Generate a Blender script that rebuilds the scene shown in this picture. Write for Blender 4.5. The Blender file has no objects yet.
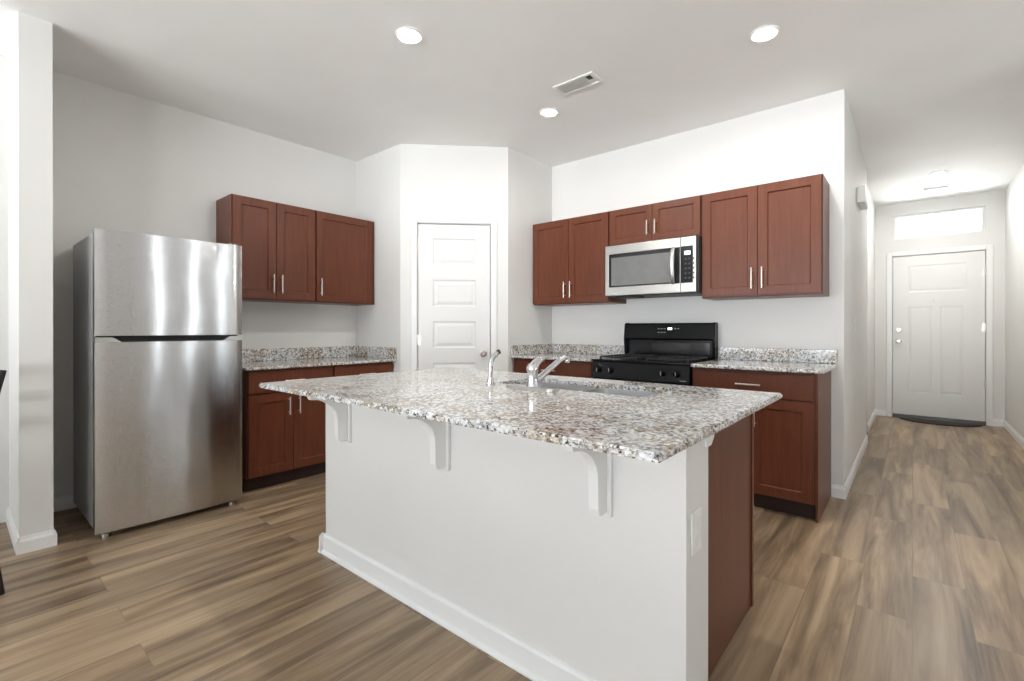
import bpy, bmesh, math, random
from mathutils import Vector, Matrix
random.seed(7)
SC = bpy.context.scene
COL = SC.collection
R = math.radians

# ---------------------------------------------------------------- camera
cam_d = bpy.data.cameras.new('camera')
cam = bpy.data.objects.new('camera', cam_d)
COL.objects.link(cam)
cam.location = (0, 0, 1.153)
cam.rotation_euler = (R(90 - .125), 0, R(40.112))
cam_d.sensor_width = 36
cam_d.lens = 475.716 * 36 / 1024
cam_d.shift_y = (329.39 - 340.5) / 1024
cam_d.shift_x = -.0002
cam_d.clip_start = .02
SC.camera = cam

# ---------------------------------------------------------------- view, world, daylight
SC.view_settings.view_transform = 'Standard'
SC.view_settings.look = 'None'
SC.view_settings.gamma = 1
SC.view_settings.use_curve_mapping = False
SC.view_settings.exposure = 0.31
SC.cycles.max_bounces = 14
SC.cycles.diffuse_bounces = 8
SC.cycles.glossy_bounces = 6
SC.cycles.sample_clamp_indirect = 8

W = bpy.data.worlds.new('world')
SC.world = W
W.use_nodes = True
wn = W.node_tree
# bright overcast sky above, added glow below the horizon to lighten the ceiling
_tc = wn.nodes.new('ShaderNodeTexCoord')
_sx = wn.nodes.new('ShaderNodeSeparateXYZ')
_rp = wn.nodes.new('ShaderNodeValToRGB')
_mr = wn.nodes.new('ShaderNodeMapRange')
_mr.inputs['From Min'].default_value = -1
wn.links.new(_tc.outputs['Generated'], _sx.inputs[0])
wn.links.new(_sx.outputs['Z'], _mr.inputs['Value'])
wn.links.new(_mr.outputs[0], _rp.inputs[0])
_rp.color_ramp.elements[0].position = .49
_rp.color_ramp.elements[0].color = (.93, .97, 1, 1)
_rp.color_ramp.elements[1].position = .51
_rp.color_ramp.elements[1].color = (.225, .245, .265, 1)
wn.links.new(_rp.outputs[0], wn.nodes['Background'].inputs[0])
wn.nodes['Background'].inputs[1].default_value = 16
LAMP = 500.0     # radiance of the ceiling lamps


def portal(name, x, y, z, sx, sz, rz):
    l = bpy.data.lights.new(name, 'AREA')
    l.shape = 'RECTANGLE'
    l.size = sx
    l.size_y = sz
    l.cycles.is_portal = True
    o = bpy.data.objects.new(name, l)
    COL.objects.link(o)
    o.location = (x, y, z)
    o.rotation_euler = (R(90), 0, R(rz))     # rz=0 shines to +Y


# ---------------------------------------------------------------- materials
def mat(name):
    m = bpy.data.materials.new(name)
    m.use_nodes = True
    nt = m.node_tree
    return m, nt, nt.nodes['Principled BSDF']


def N(nt, t, **kw):
    n = nt.nodes.new(t)
    for k, v in kw.items():
        if k.startswith('i_'):
            n.inputs[k[2:]].default_value = v
        else:
            setattr(n, k, v)
    return n


def ramp(nt, fac, stops):
    r = nt.nodes.new('ShaderNodeValToRGB')
    el = r.color_ramp.elements
    while len(el) < len(stops):
        el.new(.5)
    for e, (p, c) in zip(el, stops):
        e.position = p
        e.color = (*c, 1) if len(c) == 3 else c
    nt.links.new(fac, r.inputs[0])
    return r.outputs[0]


def mixc(nt, fac, a, b, mode='MIX'):
    m = nt.nodes.new('ShaderNodeMix')
    m.data_type = 'RGBA'
    m.blend_type = mode
    for sock, v in ((m.inputs[0], fac), (m.inputs[6], a), (m.inputs[7], b)):
        if hasattr(v, 'is_linked'):
            nt.links.new(v, sock)
        elif isinstance(v, (int, float)):
            sock.default_value = v
        else:
            sock.default_value = (*v, 1)
    return m.outputs[2]


def coords(nt, scale=(1, 1, 1), rot=(0, 0, 0), kind='Object'):
    tc = nt.nodes.new('ShaderNodeTexCoord')
    mp = nt.nodes.new('ShaderNodeMapping')
    mp.inputs['Scale'].default_value = scale
    mp.inputs['Rotation'].default_value = rot
    nt.links.new(tc.outputs[kind], mp.inputs[0])
    return mp.outputs[0]


def noise(nt, vec, scale, detail=3, rough=.5, dist=0):
    n = nt.nodes.new('ShaderNodeTexNoise')
    n.inputs['Scale'].default_value = scale
    n.inputs['Detail'].default_value = detail
    n.inputs['Roughness'].default_value = rough
    n.inputs['Distortion'].default_value = dist
    nt.links.new(vec, n.inputs['Vector'])
    return n.outputs[0]


def bump(nt, b, h, strength, dist=.01):
    n = nt.nodes.new('ShaderNodeBump')
    n.inputs['Strength'].default_value = strength
    n.inputs['Distance'].default_value = dist
    nt.links.new(h, n.inputs['Height'])
    nt.links.new(n.outputs[0], b.inputs['Normal'])


def paint(name, c, rough=.6, bumpy=.06, spec=.3):
    m, nt, b = mat(name)
    v = coords(nt)
    f = noise(nt, v, 2.5, 2)
    col = ramp(nt, f, [(.3, tuple(x * .985 for x in c)), (.7, tuple(min(1, x * 1.01) for x in c))])
    nt.links.new(col, b.inputs['Base Color'])
    b.inputs['Roughness'].default_value = rough
    b.inputs['Specular IOR Level'].default_value = spec
    if bumpy:
        bump(nt, b, noise(nt, v, 140, 2), bumpy, .004)
    return m


def plain(name, c, rough=.5, metal=0, spec=.5):
    m, nt, b = mat(name)
    v = coords(nt)
    f = noise(nt, v, 12, 2)
    col = ramp(nt, f, [(.3, tuple(x * .94 for x in c)), (.7, tuple(min(1, x * 1.04) for x in c))])
    nt.links.new(col, b.inputs['Base Color'])
    b.inputs['Roughness'].default_value = rough
    b.inputs['Metallic'].default_value = metal
    b.inputs['Specular IOR Level'].default_value = spec
    return m


def emit(name, c, s):
    m, nt, b = mat(name)
    b.inputs['Base Color'].default_value = (.8, .8, .8, 1)
    b.inputs['Emission Color'].default_value = (*c, 1)
    b.inputs['Emission Strength'].default_value = s
    return m


M = {}
M['wall'] = paint('wall_paint', (.735, .73, .712))
M['ceil'] = paint('ceiling_paint', (.885, .885, .875), bumpy=.15)
M['trim'] = paint('white_trim', (.81, .815, .81), .35, 0, .5)
M['door'] = paint('white_door', (.74, .74, .73), .35, 0, .5)
M['plastic'] = plain('white_plastic', (.82, .82, .80), .35)
M['black'] = plain('black_enamel', (.004, .004, .005), .24, 0, .2)
M['iron'] = plain('cast_iron', (.012, .012, .012), .5)
M['dark'] = plain('dark_grey', (.03, .03, .03), .5)
M['gasket'] = plain('gasket', (.02, .02, .02), .7)
M['fridge_side'] = plain('fridge_side_grey', (.33, .33, .33), .35)
M['nickel'] = plain('brushed_nickel', (.75, .70, .65), .28, 1)
M['chrome'] = plain('chrome', (.72, .72, .74), .10, 1)
M['mat'] = plain('mat_rubber', (.035, .028, .024), .9)
for _n, _k in (('bulb', 1.1), ('bulb_dim', .2), ('bulb_hall', 1.25)):
    M[_n] = emit('lamp_diffuser', (1, .965, .915), LAMP * _k)
M['clock'] = emit('display_digits', (.85, .95, 1), 1.6)
M['glassdark'] = plain('oven_glass', (.02, .02, .022), .08, 0, .5)
M['sinksteel'] = plain('sink_steel', (.62, .62, .63), .3, .9)
M['chairblack'] = plain('black_wood', (.012, .011, .011), .4)
M['screen_sheen'] = plain('oven_screen_sheen', (.17, .17, .165), .25)  # perforated screen, its grey lightened to stand in for the reflected room
M['print'] = plain('faint_print', (.25, .25, .25), .5)
M['duct'] = plain('duct_grey', (.8, .8, .79), .7)

# window glass
m, nt, b = mat('window_glass')
nt.nodes.remove(b)
tr = N(nt, 'ShaderNodeBsdfTransparent')
gl = N(nt, 'ShaderNodeBsdfGlossy', i_Roughness=.02)
lw = N(nt, 'ShaderNodeFresnel', i_IOR=1.3)
mx = N(nt, 'ShaderNodeMixShader')
nt.links.new(lw.outputs[0], mx.inputs[0])
nt.links.new(tr.outputs[0], mx.inputs[1])
nt.links.new(gl.outputs[0], mx.inputs[2])
nt.links.new(mx.outputs[0], nt.nodes['Material Output'].inputs[0])
M['glass'] = m


def steel(name, c, rough, wav, vertical=True):
    m, nt, b = mat(name)
    v = coords(nt, (1, 1, 1))
    vb = coords(nt, (2, 2, 400))
    g = noise(nt, vb, 3, 2)
    col = ramp(nt, g, [(.3, tuple(x * .97 for x in c)), (.7, tuple(x * 1.03 for x in c))])
    nt.links.new(col, b.inputs['Base Color'])
    b.inputs['Metallic'].default_value = 1
    b.inputs['Roughness'].default_value = rough
    b.inputs['Anisotropic'].default_value = .7
    tg = N(nt, 'ShaderNodeTangent', direction_type='RADIAL', axis='Z')
    nt.links.new(tg.outputs[0], b.inputs['Tangent'])
    b.inputs['Anisotropic Rotation'].default_value = .25
    if wav:
        # brushed finish: fine horizontal scratches scatter reflections up and down only; slight sideways waviness
        geo = N(nt, 'ShaderNodeNewGeometry')
        fine = noise(nt, coords(nt, (.6, .6, 1)), 900, 1)
        wave = noise(nt, coords(nt, (1, 1, .5)), 5, 1)
        cb = N(nt, 'ShaderNodeCombineXYZ')
        for src, k, sock in ((fine, wav, 'Z'), (wave, .035, 'Y')):
            mm = N(nt, 'ShaderNodeMath', operation='MULTIPLY_ADD')
            mm.inputs[1].default_value = k
            mm.inputs[2].default_value = -.5 * k
            nt.links.new(src, mm.inputs[0])
            nt.links.new(mm.outputs[0], cb.inputs[sock])
        ad = N(nt, 'ShaderNodeVectorMath', operation='ADD')
        nt.links.new(geo.outputs['Normal'], ad.inputs[0])
        nt.links.new(cb.outputs[0], ad.inputs[1])
        nz = N(nt, 'ShaderNodeVectorMath', operation='NORMALIZE')
        nt.links.new(ad.outputs[0], nz.inputs[0])
        nt.links.new(nz.outputs[0], b.inputs['Normal'])
    return m


M['steel'] = steel('stainless_steel', (.63, .635, .64), .14, 1.1)
M['steel_plain'] = steel('stainless_trim', (.56, .55, .53), .34, 0)


def wood(name, dark, light, rough=.33):
    m, nt, b = mat(name)
    v = coords(nt, (14, 14, 1.1))
    g = noise(nt, v, 3, 5, .6, .4)
    big = noise(nt, coords(nt, (1, 1, .6)), 3.2, 2)
    c = ramp(nt, g, [(.25, dark), (.75, light)])
    c2 = mixc(nt, big, c, tuple(x * .8 for x in dark), 'MIX')
    fa = N(nt, 'ShaderNodeMath', operation='MULTIPLY')
    nt.links.new(big, fa.inputs[0])
    fa.inputs[1].default_value = .35
    nt.links.new(fa.outputs[0], c2.node.inputs[0])
    nt.links.new(c2, b.inputs['Base Color'])
    b.inputs['Roughness'].default_value = rough
    b.inputs['Specular IOR Level'].default_value = .26
    b.inputs['Coat Weight'].default_value = .08
    b.inputs['Coat Roughness'].default_value = .22
    return m


M['wood'] = wood('cherry_cabinet_wood', (.108, .032, .016), (.170, .054, .027), .36)
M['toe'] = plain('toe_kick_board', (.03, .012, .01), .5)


def granite():
    m, nt, b = mat('speckled_granite')
    v = coords(nt)
    big = noise(nt, v, 5, 3, .6, .6)
    mid = noise(nt, v, 56, 4, .72, .6)
    fine = noise(nt, v, 130, 3, .6, .3)
    base = ramp(nt, mid, [(.36, (.13, .132, .14)), (.44, (.40, .395, .39)), (.51, (.60, .595, .58)), (.62, (.77, .78, .79))])
    tan = ramp(nt, mid, [(.37, (.07, .055, .045)), (.46, (.26, .19, .125)), (.54, (.51, .44, .34)), (.64, (.69, .66, .60))])
    tf = ramp(nt, big, [(.44, (0, 0, 0)), (.60, (.9, .9, .9))])
    c = mixc(nt, tf, base, tan)
    vo = N(nt, 'ShaderNodeTexVoronoi', feature='F1', i_Scale=105.0, i_Randomness=1.0)
    nt.links.new(v, vo.inputs['Vector'])
    sep = N(nt, 'ShaderNodeSeparateColor')
    nt.links.new(vo.outputs['Color'], sep.inputs[0])
    blk = ramp(nt, sep.outputs[0], [(.80, (0, 0, 0)), (.86, (1, 1, 1))])
    fk = ramp(nt, fine, [(.40, (0, 0, 0)), (.55, (1, 1, 1))])
    bm = mixc(nt, 1.0, blk, fk, 'MULTIPLY')
    c = mixc(nt, bm, c, (.035, .036, .045))
    wht = ramp(nt, sep.outputs[1], [(.78, (0, 0, 0)), (.84, (1, 1, 1))])
    c = mixc(nt, wht, c, (.78, .79, .80))
    nt.links.new(c, b.inputs['Base Color'])
    b.inputs['Roughness'].default_value = .09
    b.inputs['Specular IOR Level'].default_value = .55
    return m


M['granite'] = granite()


def floor_mat():
    m, nt, b = mat('vinyl_plank')
    v = coords(nt, (1, 1, 1), (0, 0, R(90)))
    br = N(nt, 'ShaderNodeTexBrick', offset=.37, offset_frequency=2, squash=1, squash_frequency=2)
    br.inputs['Color1'].default_value = (0, 0, 0, 1)
    br.inputs['Color2'].default_value = (1, 1, 1, 1)
    br.inputs['Mortar'].default_value = (.5, .5, .5, 1)
    br.inputs['Scale'].default_value = 1
    br.inputs['Mortar Size'].default_value = .0012
    br.inputs['Mortar Smooth'].default_value = .2
    br.inputs['Bias'].default_value = 0
    br.inputs['Brick Width'].default_value = 1.22
    br.inputs['Row Height'].default_value = .18
    nt.links.new(v, br.inputs['Vector'])
    rnd = N(nt, 'ShaderNodeSeparateColor')
    nt.links.new(br.outputs['Color'], rnd.inputs[0])
    r = rnd.outputs[0]
    mul = N(nt, 'ShaderNodeMath', operation='MULTIPLY')
    nt.links.new(r, mul.inputs[0])
    mul.inputs[1].default_value = 37

    def n4(scale, sc, detail, rough, dist=0):
        n = N(nt, 'ShaderNodeTexNoise', noise_dimensions='4D')
        n.inputs['Scale'].default_value = sc
        n.inputs['Detail'].default_value = detail
        n.inputs['Roughness'].default_value = rough
        n.inputs['Distortion'].default_value = dist
        nt.links.new(coords(nt, scale), n.inputs['Vector'])
        nt.links.new(mul.outputs[0], n.inputs['W'])
        return n.outputs[0]
    g1 = n4((9, .75, 1), 1.25, 4, .58, .7)
    g2 = n4((60, 2.2, 1), 2, 3, .6)
    c = ramp(nt, g1, [(.33, (.070, .043, .024)), (.45, (.215, .146, .086)), (.56, (.37, .268, .167)), (.70, (.51, .39, .25))])
    c = mixc(nt, .25, c, ramp(nt, g2, [(.3, (.15, .105, .07)), (.7, (.42, .32, .235))]))
    tint = ramp(nt, r, [(0, (.82, .81, .80)), (.5, (.98, .97, .95)), (1, (1.15, 1.12, 1.07))])
    c = mixc(nt, 1.0, c, tint, 'MULTIPLY')
    sm = N(nt, 'ShaderNodeMath', operation='MULTIPLY')
    nt.links.new(br.outputs['Fac'], sm.inputs[0])
    sm.inputs[1].default_value = .45
    c = mixc(nt, sm.outputs[0], c, (.09, .065, .045))
    nt.links.new(c, b.inputs['Base Color'])
    rr = ramp(nt, g2, [(.2, (.30, .30, .30)), (.8, (.42, .42, .42))])
    nt.links.new(rr, b.inputs['Roughness'])
    b.inputs['Specular IOR Level'].default_value = .45
    bump(nt, b, g2, .05, .002)
    return m


M['floor'] = floor_mat()


# ---------------------------------------------------------------- mesh builder
class MB:
    def __init__(s):
        s.bm = bmesh.new()

    def _merge(s, tmp, smooth=False, angle=40):
        for f in tmp.faces:
            f.smooth = smooth
        if smooth:
            for e in tmp.edges:
                if len(e.link_faces) == 2 and e.calc_face_angle(0) > R(angle):
                    e.smooth = False
        me = bpy.data.meshes.new('t')
        tmp.to_mesh(me)
        tmp.free()
        s.bm.from_mesh(me)
        bpy.data.meshes.remove(me)
        return s

    def box(s, x0, x1, y0, y1, z0, z1, bev=0, seg=2, mtx=None):
        t = bmesh.new()
        bmesh.ops.create_cube(t, size=1)
        for v in t.verts:
            v.co = Vector(((x0 + x1) / 2 + v.co.x * (x1 - x0), (y0 + y1) / 2 + v.co.y * (y1 - y0), (z0 + z1) / 2 + v.co.z * (z1 - z0)))
        if bev:
            bmesh.ops.bevel(t, geom=t.edges[:], offset=min(bev, .49 * min(abs(x1 - x0), abs(y1 - y0), abs(z1 - z0))), segments=seg, affect='EDGES', profile=.5)
        bmesh.ops.recalc_face_normals(t, faces=t.faces[:])
        if mtx:
            t.transform(mtx)
        return s._merge(t)

    def prism(s, pts, axis, a0, a1, bev=0, smooth=False, mtx=None):
        """pts 2D outline; axis 'x': pts=(y,z), 'y': (x,z), 'z': (x,y)"""
        t = bmesh.new()

        def P(p, a):
            return {'x': (a, p[0], p[1]), 'y': (p[0], a, p[1]), 'z': (p[0], p[1], a)}[axis]
        A = [t.verts.new(P(p, a0)) for p in pts]
        B = [t.verts.new(P(p, a1)) for p in pts]
        n = len(pts)
        t.faces.new(A)
        t.faces.new(B[::-1])
        for i in range(n):
            t.faces.new((A[i], B[i], B[(i + 1) % n], A[(i + 1) % n]))
        bmesh.ops.recalc_face_normals(t, faces=t.faces[:])
        if bev:
            bmesh.ops.bevel(t, geom=[e for e in t.edges if e.calc_face_angle(0) > R(50)], offset=bev, segments=2, affect='EDGES')
        if mtx:
            t.transform(mtx)
        return s._merge(t, smooth)

    def tube(s, pts, rads, n=16, flat=None, up=None):
        """round tube along pts; rads a number or list; flat = (width factor, height factor)"""
        t = bmesh.new()
        pts = [Vector(p) for p in pts]
        if not hasattr(rads, '__len__'):
            rads = [rads] * len(pts)
        rings = []
        ref = Vector(up) if up else None
        for i, p in enumerate(pts):
            d = (pts[min(i + 1, len(pts) - 1)] - pts[max(i - 1, 0)]).normalized()
            if ref is None:
                ref = Vector((0, 0, 1)) if abs(d.z) < .9 else Vector((1, 0, 0))
            u = d.cross(ref).normalized()
            w = u.cross(d).normalized()
            if not up:
                ref = w
            fx, fy = flat or (1, 1)
            rings.append([t.verts.new(p + (u * math.cos(a) * fx + w * math.sin(a) * fy) * rads[i]) for a in [2 * math.pi * k / n for k in range(n)]])
        for a, b in zip(rings, rings[1:]):
            for k in range(n):
                t.faces.new((a[k], a[(k + 1) % n], b[(k + 1) % n], b[k]))
        t.faces.new(rings[0][::-1])
        t.faces.new(rings[-1])
        bmesh.ops.recalc_face_normals(t, faces=t.faces[:])
        return s._merge(t, True)

    def lathe(s, prof, c, axis='z', n=32):
        """prof = [(r, h)], around axis through c"""
        t = bmesh.new()
        c = Vector(c)

        def P(r, h, a):
            x, y = r * math.cos(a), r * math.sin(a)
            return c + Vector({'z': (x, y, h), 'y': (x, h, y), 'x': (h, x, y)}[axis])
        rings = []
        for r, h in prof:
            if r < 1e-6:
                rings.append([t.verts.new(P(0, h, 0))])
            else:
                rings.append([t.verts.new(P(r, h, 2 * math.pi * k / n)) for k in range(n)])
        for a, b in zip(rings, rings[1:]):
            for k in range(n):
                k2 = (k + 1) % n
                if len(a) == 1 and len(b) == 1:
                    continue
                if len(a) == 1:
                    t.faces.new((a[0], b[k], b[k2]))
                elif len(b) == 1:
                    t.faces.new((a[k], a[k2], b[0]))
                else:
                    t.faces.new((a[k], a[k2], b[k2], b[k]))
        bmesh.ops.recalc_face_normals(t, faces=t.faces[:])
        return s._merge(t, True)

    def build(s, name, m, parent=None, loc=None, mtx=None):
        """geometry is in world coords (or local to parent when parent['local'])"""
        me = bpy.data.meshes.new(name)
        if mtx:
            s.bm.transform(mtx)
        o = bpy.data.objects.new(name, me)
        COL.objects.link(o)
        if parent is not None:
            o.parent = parent
            root = parent
            off = Vector((0, 0, 0))
            while root is not None:
                off += root.location
                root = root.parent
            if not LOCAL:
                s.bm.transform(Matrix.Translation(-off))
        elif loc is not None:
            o.location = loc
            s.bm.transform(Matrix.Translation(-Vector(loc)))
        s.bm.to_mesh(me)
        s.bm.free()
        me.materials.append(m)
        return o


LOCAL = False


def thing(name, label, cat, loc, group=None, rz=0):
    o = bpy.data.objects.new(name, None)
    COL.objects.link(o)
    o.location = loc
    o.rotation_euler.z = rz
    o.empty_display_size = .1
    return tag(o, label, cat, group)


def tag(o, label, cat, group=None):
    o['label'] = label
    o['category'] = cat
    if group:
        o['group'] = group
    return o


def struct(o, label=None):
    o['kind'] = 'structure'
    if label:
        o['label'] = label
    return o


def wall(name, *boxes):
    b = MB()
    for q in boxes:
        b.box(*q)
    return struct(b.build(name, M['wall']))


# ---------------------------------------------------------------- dimensions
CH = 2.77
YS = 3.907            # range wall
XW = -.357            # its free right-hand corner / hallway left wall
XF = -4.131           # refrigerator wall
XP, YP = -2.77, 3.232     # pantry corner, range side
XD, YD = -3.435, 2.558    # pantry corner, refrigerator side
YFD = 7.95            # front door wall
XR = .822             # hallway right wall
YBK = -4.2            # rear wall of the living room
XLV, XRV = -4.131, 3.4  # living room side walls

# ---------------------------------------------------------------- room shell
struct(MB().box(XLV - .15, XRV + .15, YBK - .15, YFD + .15, -.12, 0).build('floor', M['floor']))
struct(MB().box(XLV - .15, XRV + .15, YBK - .15, YFD + .15, CH, CH + .15).build('ceiling', M['ceil']))
wall('wall_left', (XF - .12, XF, .235, YS + .12, 0, CH))
wall('wall_alcove', (XLV, -3.49, .235, .361, 0, CH))
wall('wall_range', (XF - .12, XW, YS, YS + .12, 0, CH))
wall('wall_hall_left', (XW - .12, XW, YS + .12, 5.97, 0, CH))
wall('wall_hall_inner', (-2.0, XW - .12, 5.85, 5.97, 0, CH), (-2.0, -1.88, 5.97, 6.57, 0, CH), (-2.0, -.50, 6.57, 6.69, 0, CH))
wall('wall_foyer_left', (-.50, -.388, 6.57, YFD, 0, CH))
wall('wall_hall_right', (XR, XR + .12, 4.3, YFD, 0, CH))
wall('wall_living_front', (XR, XRV, 4.18, 4.3, 0, CH))
wall('wall_pantry_left', (XF, XD, YD, YD + .1, 0, CH))
wall('wall_pantry_right', (XP - .1, XP, YP, YS, 0, CH))
# diagonal pantry wall: own frame, x along the wall
DM = Matrix.Translation((XD, YD, 0)) @ Matrix.Rotation(math.atan2(YP - YD, XP - XD), 4, 'Z')
DL = math.hypot(XP - XD, YP - YD)
b = MB()
b.box(0, .147, 0, .1, 0, CH).box(.790, DL, 0, .1, 0, CH).box(.147, .790, 0, .1, 2.078, CH)
struct(b.build('wall_pantry_diagonal', M['wall'], mtx=DM))

# front wall with door and transom openings
DX0, DX1, DZ = -.205, .662, 2.085
TX0, TX1, TZ0, TZ1 = -.195, .655, 2.30, 2.615
wall('wall_front', (-.50, DX0, YFD, YFD + .14, 0, CH), (DX1, XR + .12, YFD, YFD + .14, 0, CH),
     (DX0, DX1, YFD, YFD + .14, DZ, TZ0), (DX0, DX1, YFD, YFD + .14, TZ1, CH),
     (DX0, TX0, YFD, YFD + .14, TZ0, TZ1), (TX1, DX1, YFD, YFD + .14, TZ0, TZ1))

# living room walls behind the photographer, with windows
back_w = [(-3.8, -2.2, .45, 2.30), (-1.7, .2, .30, 2.35), (.8, 2.7, .30, 2.35)]
right_w = [(2.12, 2.30, .02, 2.6), (3.00, 3.20, .02, 2.6), (3.88, 4.06, .02, 2.6)]


def holed(axis, c0, c1, a0, a1, holes):
    out = []
    cur = a0

    def q(p0, p1, z0, z1):
        return (p0, p1, c0, c1, z0, z1) if axis == 'x' else (c0, c1, p0, p1, z0, z1)
    for h0, h1, z0, z1 in holes:
        out.append(q(cur, h0, 0, CH))
        if z0 > 0:
            out.append(q(h0, h1, 0, z0))
        out.append(q(h0, h1, z1, CH))
        cur = h1
    out.append(q(cur, a1, 0, CH))
    return out


wall('wall_back', *holed('x', YBK - .14, YBK, XLV, XRV, back_w))
wall('wall_living_right', *holed('y', XRV, XRV + .14, YBK, 4.3, right_w))
wall('wall_living_left', (XLV - .14, XLV, YBK, .361, 0, CH))


def window(n, axis, c, a0, a1, z0, z1, mull=True, rz=0):
    """c = middle of wall thickness"""
    f = .04

    def q(p0, p1, h, k0, k1):
        return (p0, p1, c - h, c + h, k0, k1) if axis == 'x' else (c - h, c + h, p0, p1, k0, k1)
    b = MB()
    for args in ((a0, a0 + f, .03, z0, z1), (a1 - f, a1, .03, z0, z1), (a0 + f, a1 - f, .03, z0, z0 + f), (a0 + f, a1 - f, .03, z1 - f, z1)):
        b.box(*q(*args), bev=.004)
    if mull:
        b.box(*q(a0 + f, a1 - f, .025, (z0 + z1) / 2 - .02, (z0 + z1) / 2 + .02))
    w = struct(b.build('window_%d' % n, M['trim']))
    b = MB().box(*q(a0 + f * .8, a1 - f * .8, .003, z0 + f * .8, z1 - f * .8))
    b.build('pane', M['glass'], w)
    off = .09
    if axis == 'x':
        portal('daylight', (a0 + a1) / 2, c - off, (z0 + z1) / 2, a1 - a0, z1 - z0, 0)
    else:
        portal('daylight', c + off, (a0 + a1) / 2, (z0 + z1) / 2, a1 - a0, z1 - z0, 90)


n = 2
for h in back_w:
    window(n, 'x', YBK - .07, *h)
    n += 1
for h in right_w:
    window(n, 'y', XRV + .07, *h)
    n += 1

# transom over the front door
b = MB()
f = .028
yy = YFD + .03
b.box(TX0, TX0 + f, yy, yy + .05, TZ0, TZ1, .004).box(TX1 - f, TX1, yy, yy + .05, TZ0, TZ1, .004)
b.box(TX0 + f, TX1 - f, yy, yy + .05, TZ0, TZ0 + f, .004).box(TX0 + f, TX1 - f, yy, yy + .05, TZ1 - f, TZ1, .004)
w1 = struct(b.build('window_1', M['trim']), 'bright transom window above the white front door')
MB().box(TX0 + f * .8, TX1 - f * .8, yy + .02, yy + .026, TZ0 + f * .8, TZ1 - f * .8).build('pane', M['glass'], w1)
portal('daylight', (TX0 + TX1) / 2, YFD + .1, (TZ0 + TZ1) / 2, TX1 - TX0, TZ1 - TZ0, 180)
# ---------------------------------------------------------------- baseboards
BH = .085


def base_profile(h=BH, d=.013):
    return [(0, 0), (d, 0), (d, h * .72), (d * .55, h * .86), (d * .4, h), (0, h)]


def baseboard(name, p0, p1, side):
    """along p0->p1 on the floor, sticking out to the left of that direction (side=1) or right (-1)"""
    p0, p1 = Vector((*p0, 0)), Vector((*p1, 0))
    d = p1 - p0
    L = d.length
    a = math.atan2(d.y, d.x)
    pts = [(side * y, z) for y, z in base_profile()]
    b = MB().prism(pts, 'x', 0, L)
    return struct(b.build(name, M['trim'], mtx=Matrix.Translation(p0) @ Matrix.Rotation(a, 4, 'Z')))


baseboard('baseboard_alcove_end', (-3.49, .235), (-3.49, .361), -1)
baseboard('baseboard_alcove_face', (XLV, .235), (-3.477, .235), -1)
baseboard('baseboard_alcove_back', (XF, .361), (-3.477, .361), 1)
baseboard('baseboard_left', (XF, .374), (XF, 1.34), -1)
baseboard('baseboard_range', (-.425, YS), (XW + .013, YS), -1)
baseboard('baseboard_hall_left', (XW, YS), (XW, 5.97), -1)
baseboard('baseboard_foyer_left', (-.388, 6.57), (-.388, YFD), -1)
baseboard('baseboard_front_left', (-.388, YFD), (DX0 - .06, YFD), -1)
baseboard('baseboard_front_right', (DX1 + .06, YFD), (XR, YFD), -1)
baseboard('baseboard_hall_right', (XR, 4.18), (XR, YFD), 1)
baseboard('baseboard_back', (XLV, YBK), (XRV, YBK), 1)


# ---------------------------------------------------------------- panelled doors (setting)
def panel_slab(b, x0, x1, y0, y1, z0, z1, panels, depth=.008, raised=True, g=.028, mtx=None):
    """slab with recessed panels on the y0 face; panels = (x0,x1,z0,z1)"""
    b.box(x0, x1, y0 + depth + .001, y1, z0, z1, mtx=mtx)
    xs = sorted({x0, x1, *[p[0] for p in panels], *[p[1] for p in panels]})
    zs = sorted({z0, z1, *[p[2] for p in panels], *[p[3] for p in panels]})
    for i in range(len(xs) - 1):
        for k in range(len(zs) - 1):
            cx, cz = (xs[i] + xs[i + 1]) / 2, (zs[k] + zs[k + 1]) / 2
            if any(p[0] < cx < p[1] and p[2] < cz < p[3] for p in panels):
                continue
            b.box(xs[i], xs[i + 1], y0, y0 + depth + .0015, zs[k], zs[k + 1], mtx=mtx)
    for p in panels:
        # sloped moulding ring then a raised field
        t = bmesh.new()

        def ring(o, y):
            return [t.verts.new((p[0] + o, y, p[2] + o)), t.verts.new((p[1] - o, y, p[2] + o)), t.verts.new((p[1] - o, y, p[3] - o)), t.verts.new((p[0] + o, y, p[3] - o))]
        if raised:
            rs = [ring(0, y0), ring(.010, y0 + depth), ring(g * .7, y0 + depth), ring(g * 1.5, y0 + depth * .25)]
        else:
            rs = [ring(0, y0), ring(.006, y0 + depth * .95)]
        for a, c in zip(rs, rs[1:]):
            for k in range(4):
                t.faces.new((a[k], a[(k + 1) % 4], c[(k + 1) % 4], c[k]))
        t.faces.new(rs[-1])
        for fc in t.faces:
            fc.normal_update()
        bmesh.ops.recalc_face_normals(t, faces=t.faces[:])
        fl = t.faces[len(t.faces) - 1] if False else None
        t.faces.ensure_lookup_table()
        if t.faces[-1].normal.y > 0:
            bmesh.ops.reverse_faces(t, faces=t.faces[:])
        if mtx:
            t.transform(mtx)
        b._merge(t)


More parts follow.
